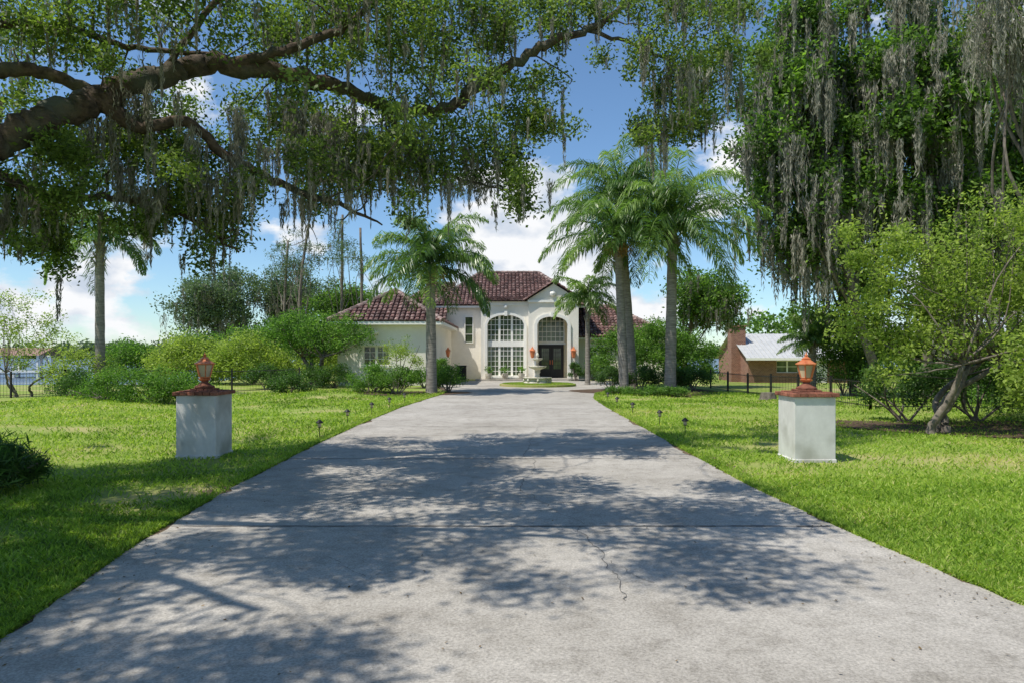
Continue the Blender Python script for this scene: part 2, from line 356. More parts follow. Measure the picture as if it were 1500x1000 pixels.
limb([at(330,95,9.5),at(430,70,9.7),at(520,30,9.8),at(590,-60,9.8),at(640,-200,9.5)],[.08,.065,.05,.04,.02])
limb([at(240,110,9.2),at(300,20,9),at(420,-100,8.8),at(560,-260,8.5),at(700,-340,8.2)],[.05,.04,.035,.03,.015])
limb([at(560,155,11),at(600,220,10.8),at(660,255,10.8),at(740,280,11)],[.05,.035,.025,.012])
limb([at(860,44,11.2),at(940,70,11.5),at(1000,110,11.6),at(1010,180,11.6)],[.035,.028,.02,.01])
limb([trunk+[.8,0,2.8],(-7.6,5.5,4.6),(-6.4,3.6,6.2),(-5.2,2.0,7.4)],[.2,.14,.09,.04]); limb([(-7.6,5.5,4.6),(-6,4.6,6.2),(-4,4.0,7.2),(-2.4,3.4,7.6)],[.12,.09,.06,.02])
seed=[(20,20,9,.7),(120,15,9.5,.7),(230,20,9.5,.7),(330,15,9.5,.7),(430,15,10,.7),(520,5,10,.6),(610,15,10.5,.7),(700,10,10.5,.7),(790,0,10.8,.55),(870,-15,11,.5),(950,0,11.5,.55),(1030,10,11.5,.55),(1085,15,11.8,.4),
(40,130,10,.4),(130,80,10,.4),(250,140,10.5,.6),(400,60,10.5,.5),(440,150,10.5,.6),(520,80,10.6,.45),(600,80,11,.6),(660,90,11,.6),(740,40,11,.45),(830,30,11.2,.3),(560,190,10.7,.7),(500,210,10.5,.6),(640,210,10.8,.7),(700,190,11,.7),(770,160,11,.5),(740,120,11.2,.4),(780,200,11,.4),(690,260,11,.5),(750,260,11.1,.35),(610,270,10.6,.45),(570,250,10.6,.5),(430,200,10,.5),(480,240,10,.5),(390,180,10,.45),(350,295,9.8,.35),(300,250,9.6,.4),(230,235,9.5,.5),(160,225,9.5,.5),(60,230,9.3,.4),(20,290,9.2,.4),(90,300,9.3,.35),(220,320,9.7,.35),(310,340,9.8,.3),(200,280,9.5,.35),(20,345,9.3,.25),(290,300,9.7,.3),(520,270,10.2,.3),
(60,60,10,.5),(200,180,9.8,.4),(100,200,9.6,.4),(480,40,10.5,.4),(620,150,11,.45),(70,365,9.6,.22),
(970,70,11.5,.5),(1020,90,11.5,.5),(990,130,11.6,.4),(1035,150,11.7,.35),(965,180,11.6,.25),(1005,200,11.7,.25),(1070,90,12,.35),(480,-40,10,.7),(620,-60,10,.7)]
cl=[]
for px,py,d,r in seed:
    p=at(px,py,d); cl.append([*p,r*.72])
    for k in range(5):
        q=at(px+rng.normal(0,32),py+rng.normal(0,23),d+rng.normal(0,.8)); cl.append([*q,r*.58])
cl=np.array(cl)
AZ=math.radians(122); EL=math.radians(60)     # sun measured left (west) from the drive axis
SHX=math.sin(AZ)/math.tan(EL); SHY=-math.cos(AZ)/math.tan(EL)
shade_clumps=[]  # unseen clumps added overhead, placed so their shadows fall on the drive
for k in range(9000):
    x=rng.uniform(-11.5,0); y=rng.uniform(-.5,8); z=rng.uniform(6.0,8.4)
    if z < EYE+.58*y: continue
    sx,sy=x+SHX*z,y+SHY*z
    lim=-.8 if sy<4.6 else (2.1 if sy<5.8 else (2.8 if sy<8.4 else 0))
    if sx>lim+rng.normal(0,.2): continue
    if np.sin(sx*2.1+1.3*sy)+np.sin(sy*2.6-sx*.9+1)>1.15: continue
    shade_clumps.append([x,y,z,rng.uniform(.25,.5)])
    if len(shade_clumps)>=330: break
shade_clumps=np.array(shade_clumps)
LM=np.array(limbs)
for k,c in enumerate(np.concatenate([cl[::3],shade_clumps[::2]])):
    j=np.argsort(np.linalg.norm(LM-c[:3],axis=1))[rng.integers(0,6)]; s=LM[j]; e=c[:3]
    md=(s+e)/2+rng.normal(0,.2,3)+[0,0,.05]
    q,r=curve([s,md,e],[.014,.009,.004],5,.015); b.tube(q,r,5,BARK)
b.obj('limbs',root,True)
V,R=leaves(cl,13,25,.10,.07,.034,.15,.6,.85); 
V2,R2=leaves(shade_clumps,12,34,.14,.085,.052,.2,.8,.7)
quadobj('crown',np.concatenate([V,V2]),OAKLEAF,np.concatenate([R,R2]),root)  # visible crown together with the added overhead shade clumps
# moss
mp=[];ml=[];mr=[]
for _ in range(420):
    c=cl[rng.integers(len(cl))]; p=c[:3]+rng.normal(0,.4,3)*c[3]-[0,.15,c[3]*.3]
    mp.append(p); ml.append(rng.uniform(.2,.85)); mr.append(rng.uniform(.03,.09))
for px,py,d,l in [(470,165,10,1.6),(500,185,10,1.3),(440,170,10,1.4),(520,165,10.4,1.3),(600,230,10.6,1.0),(180,135,9,1.2),(135,165,9,.9),(340,165,9.4,1.4),(345,235,9.4,1.2),(650,250,10.8,.9),(690,260,11,.8),(750,280,11,.7),(955,180,11.6,1.2),(1010,90,11.6,1.5),(1000,110,11.5,1.4),(280,200,9.2,1.0),(300,260,9.2,1.0),(420,145,10,1.3),(580,195,10.7,1.3),(235,130,9.2,.9),(545,195,10.6,1.4),(560,220,10.6,1.1),(60,290,9,.7),(480,235,9.8,1.1),(400,210,9.5,1.0),(430,295,9.7,.6),(170,240,9.3,1.0),(220,270,9.4,.9),(620,200,10.6,1.1),(710,220,10.8,.9),(20,300,9,.7)]:
    for k in range(5):
        mp.append(at(px+rng.normal(0,17),py+rng.normal(0,8),d-.3)); ml.append(l*rng.uniform(.5,1)); mr.append(rng.uniform(.06,.13))
V,R=mossy(mp,ml,mr,240,.10,.012); quadobj('spanish_moss',V,MOSS,R,root)
# ---------------------------------------------------------------- palms
def palm(name,x,y,top,flen,nf,tr=.2,lean=0,seedv=0,fruit=True,drop=1.2):
    root=empty(name); b=MB(); z0=float(g(x,y))
    pts,ra=curve([(x,y,z0-.1),(x,y,z0+.3),(x+lean*.5,y,z0+(top-z0)*.5),(x+lean,y,top-.3),(x+lean,y,top+.2)],[tr*1.4,tr*1.1,tr*.95,tr*.85,tr*.6],8)
    ra=[r*(1+.05*(i%2)) for i,r in enumerate(ra)]
    b.tube(pts,ra,12,PALMBARK,.05)
    for k in range(22):
        a=rng.random()*6.28; zz=top-.1-rng.random()*1.1; e=np.array([x+lean+math.cos(a)*tr*1.6,y+math.sin(a)*tr*1.6,zz+.3])
        b.tube([(x+lean+math.cos(a)*tr*.7,y+math.sin(a)*tr*.7,zz),e],[.05,.025],5,PALMBARK)
    P=[];D=[];NN=[];LL=[];WW=[];RR=[]
    c=np.array([x+lean,y,top])
    for k in range(nf):
        az=2*math.pi*(k*.382)+rng.normal(0,.15); f=(k+.5)/nf
        el=math.radians(87-98*f**.9+rng.normal(0,6)); L=flen*(.85+.25*rng.random())
        n=46; s=np.linspace(0,1,n); pos=[c.copy()]; cur=el; h=np.array([math.cos(az),math.sin(az),0])
        tg=[]
        for i in range(n):
            cur=max(el-(1.15+.5*(1-f))*drop*(s[i]**1.5),-1.45); tdir=h*math.cos(cur)+np.array([0,0,1])*math.sin(cur); tg.append(tdir); pos.append(pos[-1]+tdir*L/n)
        pos=np.array(pos[:-1]); tg=np.array(tg)
        b.tube(pos[::5],list(np.linspace(.035,.008,len(pos[::5]))),5,PALMLEAF)
        side=np.array([-math.sin(az),math.cos(az),0]); rb=rng.random()*.6+.1
        for sg in (-1,1):
            for rep in range(2):
                m=s>.1; q=pos[m]; tt=tg[m]; ss=s[m]; k_=len(q)
                ll=flen*.21*np.sin(np.pi*np.clip(ss*.9+.1,0,1))**.6*(.8+.4*rng.random(k_))+.05
                d1=unit(tt*.7+side*sg*.8+np.array([0,0,1])*rng.normal(.05,.32,(k_,1)))
                d2=unit(d1*.6+np.array([0,0,-1])*(.5+.55*rng.random((k_,1))))
                n1=unit(np.cross(d1,np.cross(np.array([0,0,1.]),d1))+rng.normal(0,.3,(k_,3)))
                P+= [q+d1*ll[:,None]*.27, q+d1*ll[:,None]*.5+d2*ll[:,None]*.25]; D+=[d1,d2]; NN+=[n1,n1]; LL+=[ll*.56,ll*.58]; WW+=[np.full(k_,.056),np.full(k_,.046)]
                r=rb+rng.normal(0,.12,k_)+.3*ss; RR+=[r,r]
    V=quads(np.concatenate(P),np.concatenate(D),np.concatenate(NN),np.concatenate(LL),np.concatenate(WW))
    b.obj('trunk',root,True); quadobj('fronds',V,PALMLEAF,np.concatenate(RR),root)
    if fruit:
        V,R=leaves([[x+lean+.25,y-.35,top-.5,.3],[x+lean-.3,y-.3,top-.45,.25]],14,26,.1,.09,.04); quadobj('fruit_clusters',V,DEADPALM,R,root)
palm('queen_palm',-3.36,28.5,5.3,3.6,30,.21,-.05)
palm('queen_palm',5.0,30.5,6.7,3.9,28,.2,-.25)
palm('queen_palm',5.75,32.5,9.1,3.9,26,.21,-.6,fruit=False)
palm('queen_palm',6.95,30,7.2,4.7,32,.23,.1,fruit=False)
palm('queen_palm',4.1,37,4.6,2.4,18,.13,0,fruit=False)
palm('queen_palm',-16.9,28,6.3,3.0,15,.18,0,fruit=False,drop=1.5)
palm('palmetto',17.6,40,2.4,2.2,22,.2,0,fruit=False,drop=.7)
# ---------------------------------------------------------------- trees (right)
lpB=(12,34,.42,.24,.13,.3,.5,.85)
def bigtree(name,x,y,h,rx,ry,zlow,n,moss,leaf=CYPLEAF,tr=.24,bx=None):
    bx=x if bx is None else bx
    z0=float(g(bx,y)); c=(x,y,(h+zlow)/2); cl=crown(c,(rx,ry,(h-zlow)/2),n,.6,1.2)
    return tree(name,(bx,y,z0),tr,((x+bx)/2+rng.normal(0,.3),y,zlow+(h-zlow)*.45),cl,leaf,lpB,BARKG,moss,nb=20)
mo=lambda n:(n,1.0,3.4,.22,75,.36,.048)
bigtree('cypress_tree',14.4,34,20.5,3.6,3.5,5.0,85,mo(340),bx=18.5)
bigtree('cypress_tree',20,33,23,5.0,4.0,3.2,115,mo(400))
bigtree('cypress_tree',20,42,19,4.0,4,1.5,80,mo(140),bx=21)
bigtree('cypress_tree',27,36,21,5.5,4.5,1.5,120,mo(300))
bigtree('cypress_tree',33,46,19,7,5,1,90,mo(90))
bigtree('cypress_tree',15.5,54,8.5,3.5,3,3.5,34,(70,.8,2.0,.15,60,.35,.04),bx=13.5)
cl=crown((17.0,22,12.3),(3.2,3,3.8),30,.4,.8)
tree('mossy_oak_tree',(19.6,23,-.2),.26,(17.4,22.4,8.5),cl,OAKLEAF,(8,26,.25,.14,.07,.3,.5,.85),BARKG,(300,.8,2.4,.18,100,.22,.026),nb=22)
cl=np.concatenate([crown((9.4,14.6,3.3),(2.1,1.6,1.7),34,.3,.55),crown((7.9,14.5,2.7),(1.4,1.2,1.3),20,.25,.45),crown((11.2,14,4.0),(1.6,1.3,1.7),24,.3,.6),crown((7.6,14.2,4.0),(.9,.8,.7),7,.2,.35),crown((8.6,14.3,1.6),(1.8,1.2,.8),10,.25,.4)])
tree('privet_tree',(8.75,14.4,0),.075,(9.2,14.5,1.4),cl,LIGLEAF,(10,22,.13,.09,.045,.1,.5,.85),BARKG,None,multi=4,nb=12)
cl=np.concatenate([crown((12.2,15.5,2.4),(1.9,1.6,2.3),44,.3,.55),crown((10.2,12.6,1.3),(1.3,.9,1.3),22,.25,.4),crown((11.2,13.2,3.8),(1.6,1,1.7),26,.25,.5)])
tree('privet_tree',(11.9,15.5,0),.08,(12,15.5,1.4),cl,LIGLEAF,(10,24,.13,.10,.048,.1,.5,.85),BARKG,None,multi=2,nb=10)
shrub('shrub',[(9.8,17,.6,1.2,1,.9),(11.5,17,.8,1.4,1,1.2),(13.5,17.5,.8,1.5,1,1.3)],DARKHEDGE,(10,26,.13,.09,.045,.3,.5,.85))
shrub('shrub',[(16,22,.3,1.6,1.4,1.2),(18,23,.8,2.2,1.4,1.8),(21,24,1.0,2.0,1.4,2.4)],SHRUB,(9,26,.2,.13,.06,.3,.5,.85))
shrub('shrub',[(19.9,41,.6,1.6,1.5,2.6),(22.8,41,1.0,2.2,1.6,3.0),(26,40,1.0,2.4,1.6,3.2)],CYPLEAF,(9,26,.25,.15,.07,.3,.5,.85))
shrub('shrub',[(8.6,40,1.6,2.0,1.6,3.0),(6.6,41.5,1.5,1.6,1.3,2.6),(10.6,41,1.0,1.8,1.4,2.4)],SHRUB,(10,26,.2,.14,.07,.3,.5,.85))
shrub('hedge',[(4.6,31.5,.5,.8,.6,.6),(5.9,31.2,.5,.9,.7,.6),(7.2,31,.5,.9,.7,.6),(8.3,31.2,.5,.8,.7,.55)],DARKHEDGE,(12,28,.11,.08,.04,.3,.5,.85))
shrub('ground_cover',[(4.3,27.9,.05,.7,.5,.25),(5.4,27.7,.05,.8,.5,.28),(6.6,27.7,.05,.8,.5,.25)],SHRUB,(10,24,.1,.08,.03,.3,.5,.85))
# left side
shrub('shrub',[(-5.9,28.5,.45,.9,.8,.8),(-4.7,28.2,.5,.8,.7,.75)],SHRUB,(13,28,.11,.08,.04,.3,.5,.85))
shrub('shrub',[(-2.8,29.6,.45,.75,.7,.75)],SHRUB,(13,28,.11,.08,.04,.3,.5,.85))
shrub('shrub',[(-5.6,33.5,1.5,1.0,.9,1.2)],LIGLEAF,(8,20,.13,.09,.045,.3,.5,.85))
shrub('hedge',[(-12.2,34,.5,1.2,.8,.7),(-10.4,33.8,.5,1.2,.8,.7),(-8.8,33.5,.5,1.0,.8,.65)],DARKHEDGE,(12,28,.13,.09,.045,.3,.5,.85))
shrub('hedge',[(-13.9,23.4,.35,1.0,.8,.85),(-12.4,23.2,.4,1.0,.8,.9),(-11.0,23,.35,.9,.8,.8)],SHRUB,(14,30,.13,.07,.035,.3,.5,.85))
shrub('hedge',[(-16.4,25.6,.3,1.0,.7,.9),(-9.3,28.6,.3,.9,.6,.7)],DARKHEDGE,(12,28,.13,.08,.04,.3,.5,.85))
cl=np.concatenate([crown((-10,35.5,2.7),(2.9,2.2,1.3),46,.45,.75)])
tree('broadleaf_tree',(-10.2,35.5,0),.14,(-10.1,35.5,1.5),cl,SHRUB,(12,32,.18,.12,.06,.3,.5,.85),BARKG,None,multi=3,nb=10)
shrub('shrub',[(-17.6,27.6,.7,1.2,1.2,1.4)],LIGLEAF,(9,22,.2,.1,.05,.3,.5,.85),1)
cl=crown((-20.6,28.5,2.6),(2.4,1.4,1.9),40,.3,.55)
tree('crepe_myrtle',(-20.6,28.5,float(g(-20.6,28.5))),.05,(-20.8,28.5,.9),cl,LIGLEAF,(8,18,.16,.1,.045,.2,.5,.85),BARKG,None,multi=3,nb=9)
shrub('shrub',[(-14.5,38,.9,2.4,1.5,2.2),(-18.5,39,.9,2.2,1.5,2.3),(-11,41,1.2,2,1.5,2.6)],LIGLEAF,(10,26,.25,.15,.07,.3,.5,.85))
shrub('shrub',[(-16.5,44,1.2,2.8,1.6,3.2),(-20.8,45,1.0,2.2,1.6,2.7),(-25.5,46,.6,2.2,1.6,2.2)],SHRUB,(10,26,.28,.17,.08,.3,.5,.85))
shrub('liriope_plant',[(-6.35,8.2,.2,.6,.6,.35)],DARKHEDGE,(20,30,.1,.2,.018,.3,.5,.85))
bigtree('oak_tree',-27,62,10.5,4.5,4,3,44,(120,.8,2.0,.25,50,.35,.05),DISTLEAF,.25)
bigtree('oak_tree',-21,66,10,4.5,4,3,44,(120,.8,2.0,.25,50,.35,.05),DISTLEAF,.25)
bigtree('oak_tree',-15,60,8,3.5,3,2,34,None,CYPLEAF,.22)
def pine(x,y,h,n):
    cl=crown((x,y,h*.8),(2.0,1.6,h*.2),n,.35,.7)
    tree('pine_tree',(x,y,float(g(x,y))),.14,(x+.3,y,h*.97),cl,DISTLEAF,(7,18,.28,.24,.06,.3,.3,.6),BARKG,(8,.5,1.2,.1,40,.3,.03),nb=n)
pine(-16.7,55,12.5,13); pine(-14.2,56,13.5,10); pine(-12.3,54,12,6); pine(-19,57,11.5,14)
n=420; xx=rng.uniform(-700,700,n); c4=np.stack([xx,600+rng.normal(0,10,n),rng.uniform(0,7,n),rng.uniform(5,9,n)],1)
V,R=leaves(c4,10,14,2.2,3.0,1.8); quadobj('distant_treeline',V,DISTLEAF,R)
n=60; xx=rng.uniform(30,110,n); c4=np.stack([xx,100+rng.normal(0,6,n),rng.uniform(-1,7,n),rng.uniform(2,3.5,n)],1)
V,R=leaves(c4,14,24,.9,.7,.4); quadobj('background_trees',V,CYPLEAF,R)
n=46; xx=rng.uniform(-30,12,n); c4=np.stack([xx,92+rng.normal(0,4,n),rng.uniform(-1,4,n),rng.uniform(1.5,2.6,n)],1)
V,R=leaves(c4,14,24,.8,.6,.35); quadobj('background_trees',V,DISTLEAF,R)
# ---------------------------------------------------------------- house
H=empty('stucco_house')
def arched_wall(b,x0,x1,z0,z1,ax0,ax1,spring,rise,y,th,mat,gable=None):
    b.box(x0,ax0,y,y+th,z0,z1,mat); b.box(ax1,x1,y,y+th,z0,z1,mat)
    n=18; A=[]
    for i in range(n+1):
        u=i/n*2-1; A.append((ax0+(ax1-ax0)*i/n, spring+rise*math.sqrt(max(0,1-u*u))))
    for i in range(n):
        (xa,za),(xb,zb)=A[i],A[i+1]
        b.add([(xa,y,za),(xb,y,zb),(xb,y,z1),(xa,y,z1),(xa,y+th,za),(xb,y+th,zb),(xb,y+th,z1),(xa,y+th,z1)],[(0,1,2,3),(5,4,7,6),(0,4,5,1),(3,2,6,7)],mat,.5)
    return A
def arch_trim(b,A,z0,w,y,pr,mat):
    cx=(A[0][0]+A[-1][0])/2; O=[]
    for x,z in A:
        k=(x-cx)/(A[-1][0]-cx); O.append((x+k*w, z+w*math.sqrt(max(0,1-k*k))*1.0+ (0)))
    for i in range(len(A)-1):
        q=[A[i],A[i+1],O[i+1],O[i]]
        b.add([(x,y-pr,z) for x,z in q]+[(x,y,z) for x,z in q],[(0,1,2,3),(0,4,5,1),(2,6,7,3)],mat)
    b.box(A[0][0]-w,A[0][0],y-pr,y,z0,A[0][1],mat); b.box(A[-1][0],A[-1][0]+w,y-pr,y,z0,A[-1][1],mat)
def window(b,x0,x1,z0,z1,y,nx,nz,thick=(),bar=.035,heavyz=()):
    b.add([(x0,y,z0),(x1,y,z0),(x1,y,z1),(x0,y,z1)],[(0,1,2,3)],GLASS)
    f=.06; b.box(x0,x0+f,y-.07,y-.003,z0,z1,TRIM); b.box(x1-f,x1,y-.07,y-.003,z0,z1,TRIM); b.box(x0+f,x1-f,y-.068,y-.003,z0,z0+f,TRIM); b.box(x0+f,x1-f,y-.068,y-.003,z1-f,z1,TRIM)
    for i in range(1,nx):
        x=x0+(x1-x0)*i/nx; w=.07 if i in thick else bar/2; b.box(x-w,x+w,y-(.06 if i in thick else .04),y-.004,z0+f,z1-f,TRIM)
    for j in range(1,nz):
        z=z0+(z1-z0)*j/nz; w=bar/2; b.box(x0+f,x1-f,y-.036,y-.005,z-w,z+w,TRIM)
    for z,h in heavyz: b.box(x0+.002,x1-.002,y-.1,y-.006,z-h,z+h,TRIM)
w=MB()
A1=arched_wall(w,-2.0,1.05,0,5.05,-1.6,.78,3.55,.62,44,.3,STUCCO)
w.box(-1.6,.78,44,44.3,0,.28,STUCCO)
w.box(-2.0,-1.75,44.3,46,0,5.05,STUCCO)
A2=arched_wall(w,1.05,4.25,0,5.15,1.62,3.55,3.55,.5,43.6,.35,STUCCO)
w.add([(1.05,43.6,5.15),(4.25,43.6,5.15),(2.65,43.6,6.15),(1.05,43.95,5.15),(4.25,43.95,5.15),(2.65,43.95,6.15)],[(0,1,2),(4,3,5)],STUCCO)
w.box(1.05,1.3,43.95,45.2,0,5.1,STUCCO); w.box(3.95,4.25,43.95,46,0,5.1,STUCCO)
w.box(1.3,3.95,45.0,45.2,0,5.1,STUCCO_SHADED); w.box(1.3,3.95,43.95,45,4.2,4.3,STUCCO_SHADED)
w.box(-4.6,-2.0,46,46.3,0,4.9,STUCCO); w.box(4.25,10.5,46.4,46.7,0,2.8,STUCCO)
w.box(-4.9,-4.6,46,57,0,4.9,STUCCO); w.box(4.3,4.55,46.7,57,0,4.9,STUCCO); w.box(10.2,10.5,46.7,54,0,2.8,STUCCO); w.box(-4.6,10.2,56.7,57,0,2.8,STUCCO)
xa,xb,yf,yb,zt=-9.3,-4.1,36.4,46,3.35
w.box(xa,-7.95,yf,yf+.25,0,zt,STUCCO); w.box(-6.55,xb,yf,yf+.25,0,zt,STUCCO); w.box(-7.95,-6.55,yf,yf+.25,0,1.05,STUCCO); w.box(-7.95,-6.55,yf,yf+.25,2.1,zt,STUCCO)
w.box(xa,xa+.25,yf+.25,yb,0,zt,STUCCO); w.box(xb-.25,xb,yf+.25,yb,0,zt,STUCCO)
w.obj('walls',H)
tr=MB()
arch_trim(tr,A1,.28,.16,44,.07,TRIM); arch_trim(tr,A2,0,.2,43.6,.09,TRIM)
tr.box(-2.06,1.045,43.93,44.0,4.78,5.04,TRIM); tr.box(1.0,4.3,43.5,43.6,4.95,5.1,TRIM)
tr.box(-.5,-.3,43.86,43.93,4.1,4.42,TRIM); tr.box(2.47,2.7,43.42,43.51,4.0,4.35,TRIM)
tr.box(-1.75,.93,43.8,44,.14,.278,TRIM)
tr.lathe(2.6,43.5,[(.0,5.35),(.16,5.38),(.2,5.5),(.16,5.62),(0,5.65)],12,TRIM)
tr.lathe(-.4,43.9,[(.0,4.6),(.1,4.62),(.13,4.7),(.1,4.78)],10,TRIM)
for x in (-7.25,): tr.box(-8.05,-6.45,36.33,36.4,2.1,2.2,TRIM); tr.box(-8.05,-6.45,36.3,36.4,.95,1.05,TRIM)
tr.lathe(-7.3,36.35,[(0,2.7),(.17,2.72),(.2,2.82),(.0,2.95)],8,TRIM)
tr.box(-9.75,-3.65,35.95,36.03,3.2,3.36,TRIM); tr.box(-3.73,-3.65,36.03,45.6,3.2,3.36,TRIM); tr.box(-9.75,-9.67,36.03,46,3.2,3.36,TRIM)
tr.box(-9.67,-3.73,36.03,46,3.2,3.23,TRIM)
tr.box(-5.3,4.9,45.6,45.68,4.75,4.9,TRIM); tr.box(4.3,10.9,46,46.08,2.65,2.8,TRIM)
tr.obj('trim',H)
wi=MB()
window(wi,-1.62,.8,.25,4.2,44.22,9,12,(3,6),.03,((2.32,.17),))
window(wi,1.7,3.45,2.45,4.15,44.98,6,5,(),.03)
window(wi,-7.95,-6.55,1.05,2.1,36.58,4,3,(2,),.03)
window(wi,-3.2,-2.6,2.4,4.2,45.98,1,3,(),.03)
window(wi,5.2,6.4,1.0,2.2,46.38,4,3,(2,),.03)
wi.obj('windows',H)
d=MB()
d.box(1.75,3.4,44.9,44.985,.14,2.3,DOOR)
for x0,x1 in ((1.83,2.54),(2.61,3.32)):
    d.box(x0,x1,44.86,44.9,.18,2.24,DOOR); d.box(x0+.12,x1-.12,44.845,44.858,.7,2.05,GLASS)
    for k in range(1,4): xk=x0+.12+(x1-x0-.24)*k/4; d.box(xk-.012,xk+.012,44.835,44.844,.7,2.05,DARKM)
    for k in range(1,5): zk=.7+1.35*k/5; d.box(x0+.12,x1-.12,44.834,44.8435,zk-.012,zk+.012,DARKM)
    d.box(x0+.12,x1-.12,44.845,44.858,.28,.58,DARKM)
d.lathe(2.5,44.83,[(.02,1.0),(.025,1.15),(.02,1.3)],8,COPPER); d.lathe(2.65,44.83,[(.02,1.0),(.025,1.15),(.02,1.3)],8,COPPER)
d.box(1.64,3.53,44.95,44.992,2.3,2.42,TRIM)
d.obj('door',H)
st=MB(); st.box(-2.3,4.6,42.9,43.99,0,.1,CONC); st.box(1.3,3.95,43.3,45,.1,.14,CONC); st.obj('front_steps',H)
rf=MB(); rd=MB()
def tile_face(poly):
    P=[np.array(p,float) for p in poly]; n=np.cross(P[1]-P[0],P[2]-P[0]); n/=np.linalg.norm(n)
    if n[2]<0: n=-n
    u=np.cross([0,0,1.],n); u/=np.linalg.norm(u); v=np.cross(n,u)
    if v[2]<0: v=-v
    o=P[0]; Q=[((p-o)@u,(p-o)@v) for p in P]
    rf.add([p-n*.02 for p in P],[tuple(range(len(P)))],TILE,.2)
    us=[q[0] for q in Q]; sp=.27; uc=min(us)+sp/2
    while uc<max(us):
        vs=[]
        for i in range(len(Q)):
            a,c=Q[i],Q[(i+1)%len(Q)]
            if (a[0]-uc)*(c[0]-uc)<0: vs.append(a[1]+(c[1]-a[1])*(uc-a[0])/(c[0]-a[0]))
        if len(vs)>=2:
            v0,v1=min(vs),max(vs); vv=v0
            while vv<v1-.05:
                ve=min(vv+.36,v1); pr=[(-.13,0),(-.09,.075),(0,.10),(.09,.075),(.13,0)]
                A=[o+u*(uc+a)+v*vv+n*(h+.03) for a,h in pr]; B=[o+u*(uc+a*.9)+v*ve+n*(h*.85) for a,h in pr]
                rf.add(A+B,[(0,1,6,5),(1,2,7,6),(2,3,8,7),(3,4,9,8),(0,4,3,2,1)],TILE,random.random()); vv=ve
        uc+=sp
def rline(a,c):
    a=np.array(a,float);c=np.array(c,float); L=np.linalg.norm(c-a); n=max(1,int(L/.38)); up=np.array([0,0,.05])
    for i in range(n): rd.tube([a+(c-a)*i/n+up,a+(c-a)*(i+1)/n+up],[.15,.12],8,RIDGE)
def hip(x0,x1,y0,y1,ze,rx0,rx1,ry0,ry1,zr):
    e=[(x0,y0,ze),(x1,y0,ze),(x1,y1,ze),(x0,y1,ze)]; r0=(rx0,ry0,zr); r1=(rx1,ry1,zr)
    return e,r0,r1
e,r0,r1=hip(-5.4,5.1,45.55,57.5,4.9,-2.4,2.0,51.5,51.5,7.75)
tile_face([e[0],e[1],r1,r0]); tile_face([e[0],r0,e[3]]); tile_face([e[1],e[2],r1]); tile_face([e[2],e[3],r0,r1])
for a,c in ((e[0],r0),(e[1],r1),(r0,r1),(e[2],r1),(e[3],r0)): rline(a,c)
e=[(-8.6,44.5,3.9),(-4.4,44.5,3.9),(-4.4,54,3.9),(-8.6,54,3.9)]; r0=(-5.6,48.5,6.6); r1=(-4.0,48.5,6.6)
tile_face([e[0],e[1],r1,r0]); tile_face([e[0],r0,(-5.6,50,6.6),e[3]]); rline(e[0],r0); rline(r0,r1)
e=[(-9.75,35.95,3.36),(-3.65,35.95,3.36),(-3.65,46.5,3.36),(-9.75,46.5,3.36)]; r0=(-6.7,39.2,5.25); r1=(-6.7,46.5,5.25)
tile_face([e[0],e[1],r0]); tile_face([e[1],e[2],r1,r0]); tile_face([e[3],e[0],r0,r1]); rline(e[0],r0); rline(e[1],r0); rline(r0,r1)
e=[(4.2,45.95,2.8),(10.9,45.95,2.8),(10.9,54,2.8),(4.2,54,2.8)]; r0=(4.4,49.5,5.1); r1=(7.2,49.5,5.1)
tile_face([e[0],e[1],r1,r0]); tile_face([e[1],e[2],r1]); rline(e[1],r1); rline(r0,r1)
tile_face([(-2.3,43.7,5.06),(1.1,43.7,5.06),(1.1,46.4,5.5),(-2.3,46.4,5.5)])
tile_face([(.75,43.35,5.05),(.75,48,5.05),(2.65,48,6.28),(2.65,43.35,6.28)]); tile_face([(4.55,43.35,5.05),(4.55,48,5.05),(2.65,48,6.28),(2.65,43.35,6.28)])
rline((2.65,43.35,6.28),(2.65,48.5,6.28)); 
rf.obj('roof',H); rd.obj('roof_ridges',H)
pa=MB()
for x in (-1.5,-.45,.6):
    pa.lathe(x,43.4,[(.12,.1),(.2,.3),(.22,.45),(.18,.46),(.18,.42)],12,STONE)
pa.obj('planters',H)
V,R=leaves([[x,43.4,.72,.26] for x in (-1.5,-.45,.6)],12,20,.07,.09,.04); quadobj('planter_plants',V,SHRUB,R,H)
def wall_lantern(b,x,y,z,s):
    b.box(x-.03*s,x+.03*s,y,y+.12*s,z+.1*s,z+.16*s,COPPER)
    b.lathe(x,y,[(.03*s,z-.3*s),(.09*s,z-.24*s),(.15*s,z+.1*s),(.19*s,z+.12*s),(.07*s,z+.26*s),(.02*s,z+.36*s)],6,COPPER)
wl_=MB(); wall_lantern(wl_,1.3,43.4,1.75,1.1); wall_lantern(wl_,3.92,43.4,1.75,1.1); wall_lantern(wl_,-3.75,40,1.75,.9) ; wl_.obj('wall_lanterns',H)
ub=MB(); ub.box(-3.6,-3.0,44.6,45.1,0,.9,DARKM); ub.box(-3.62,-2.98,44.58,45.12,.9,.94,DARKM); [ub.box(-3.55,-3.05,44.57,44.598,.15+.1*k,.2+.1*k,DARKM) for k in range(7)]; ub.obj('air_conditioner',None,bevel=.02)
shrub('shrub',[(4.0,42.6,.5,.45,.4,.8),(5.0,42.8,.5,.5,.4,.65)],DARKHEDGE,(12,24,.08,.07,.035,.3,.5,.85))
shrub('shrub',[(-4.3,33.2,.45,.6,.5,.7),(-3.6,34,.8,.4,.4,.7)],SHRUB,(12,24,.09,.09,.03,.3,.5,.85))
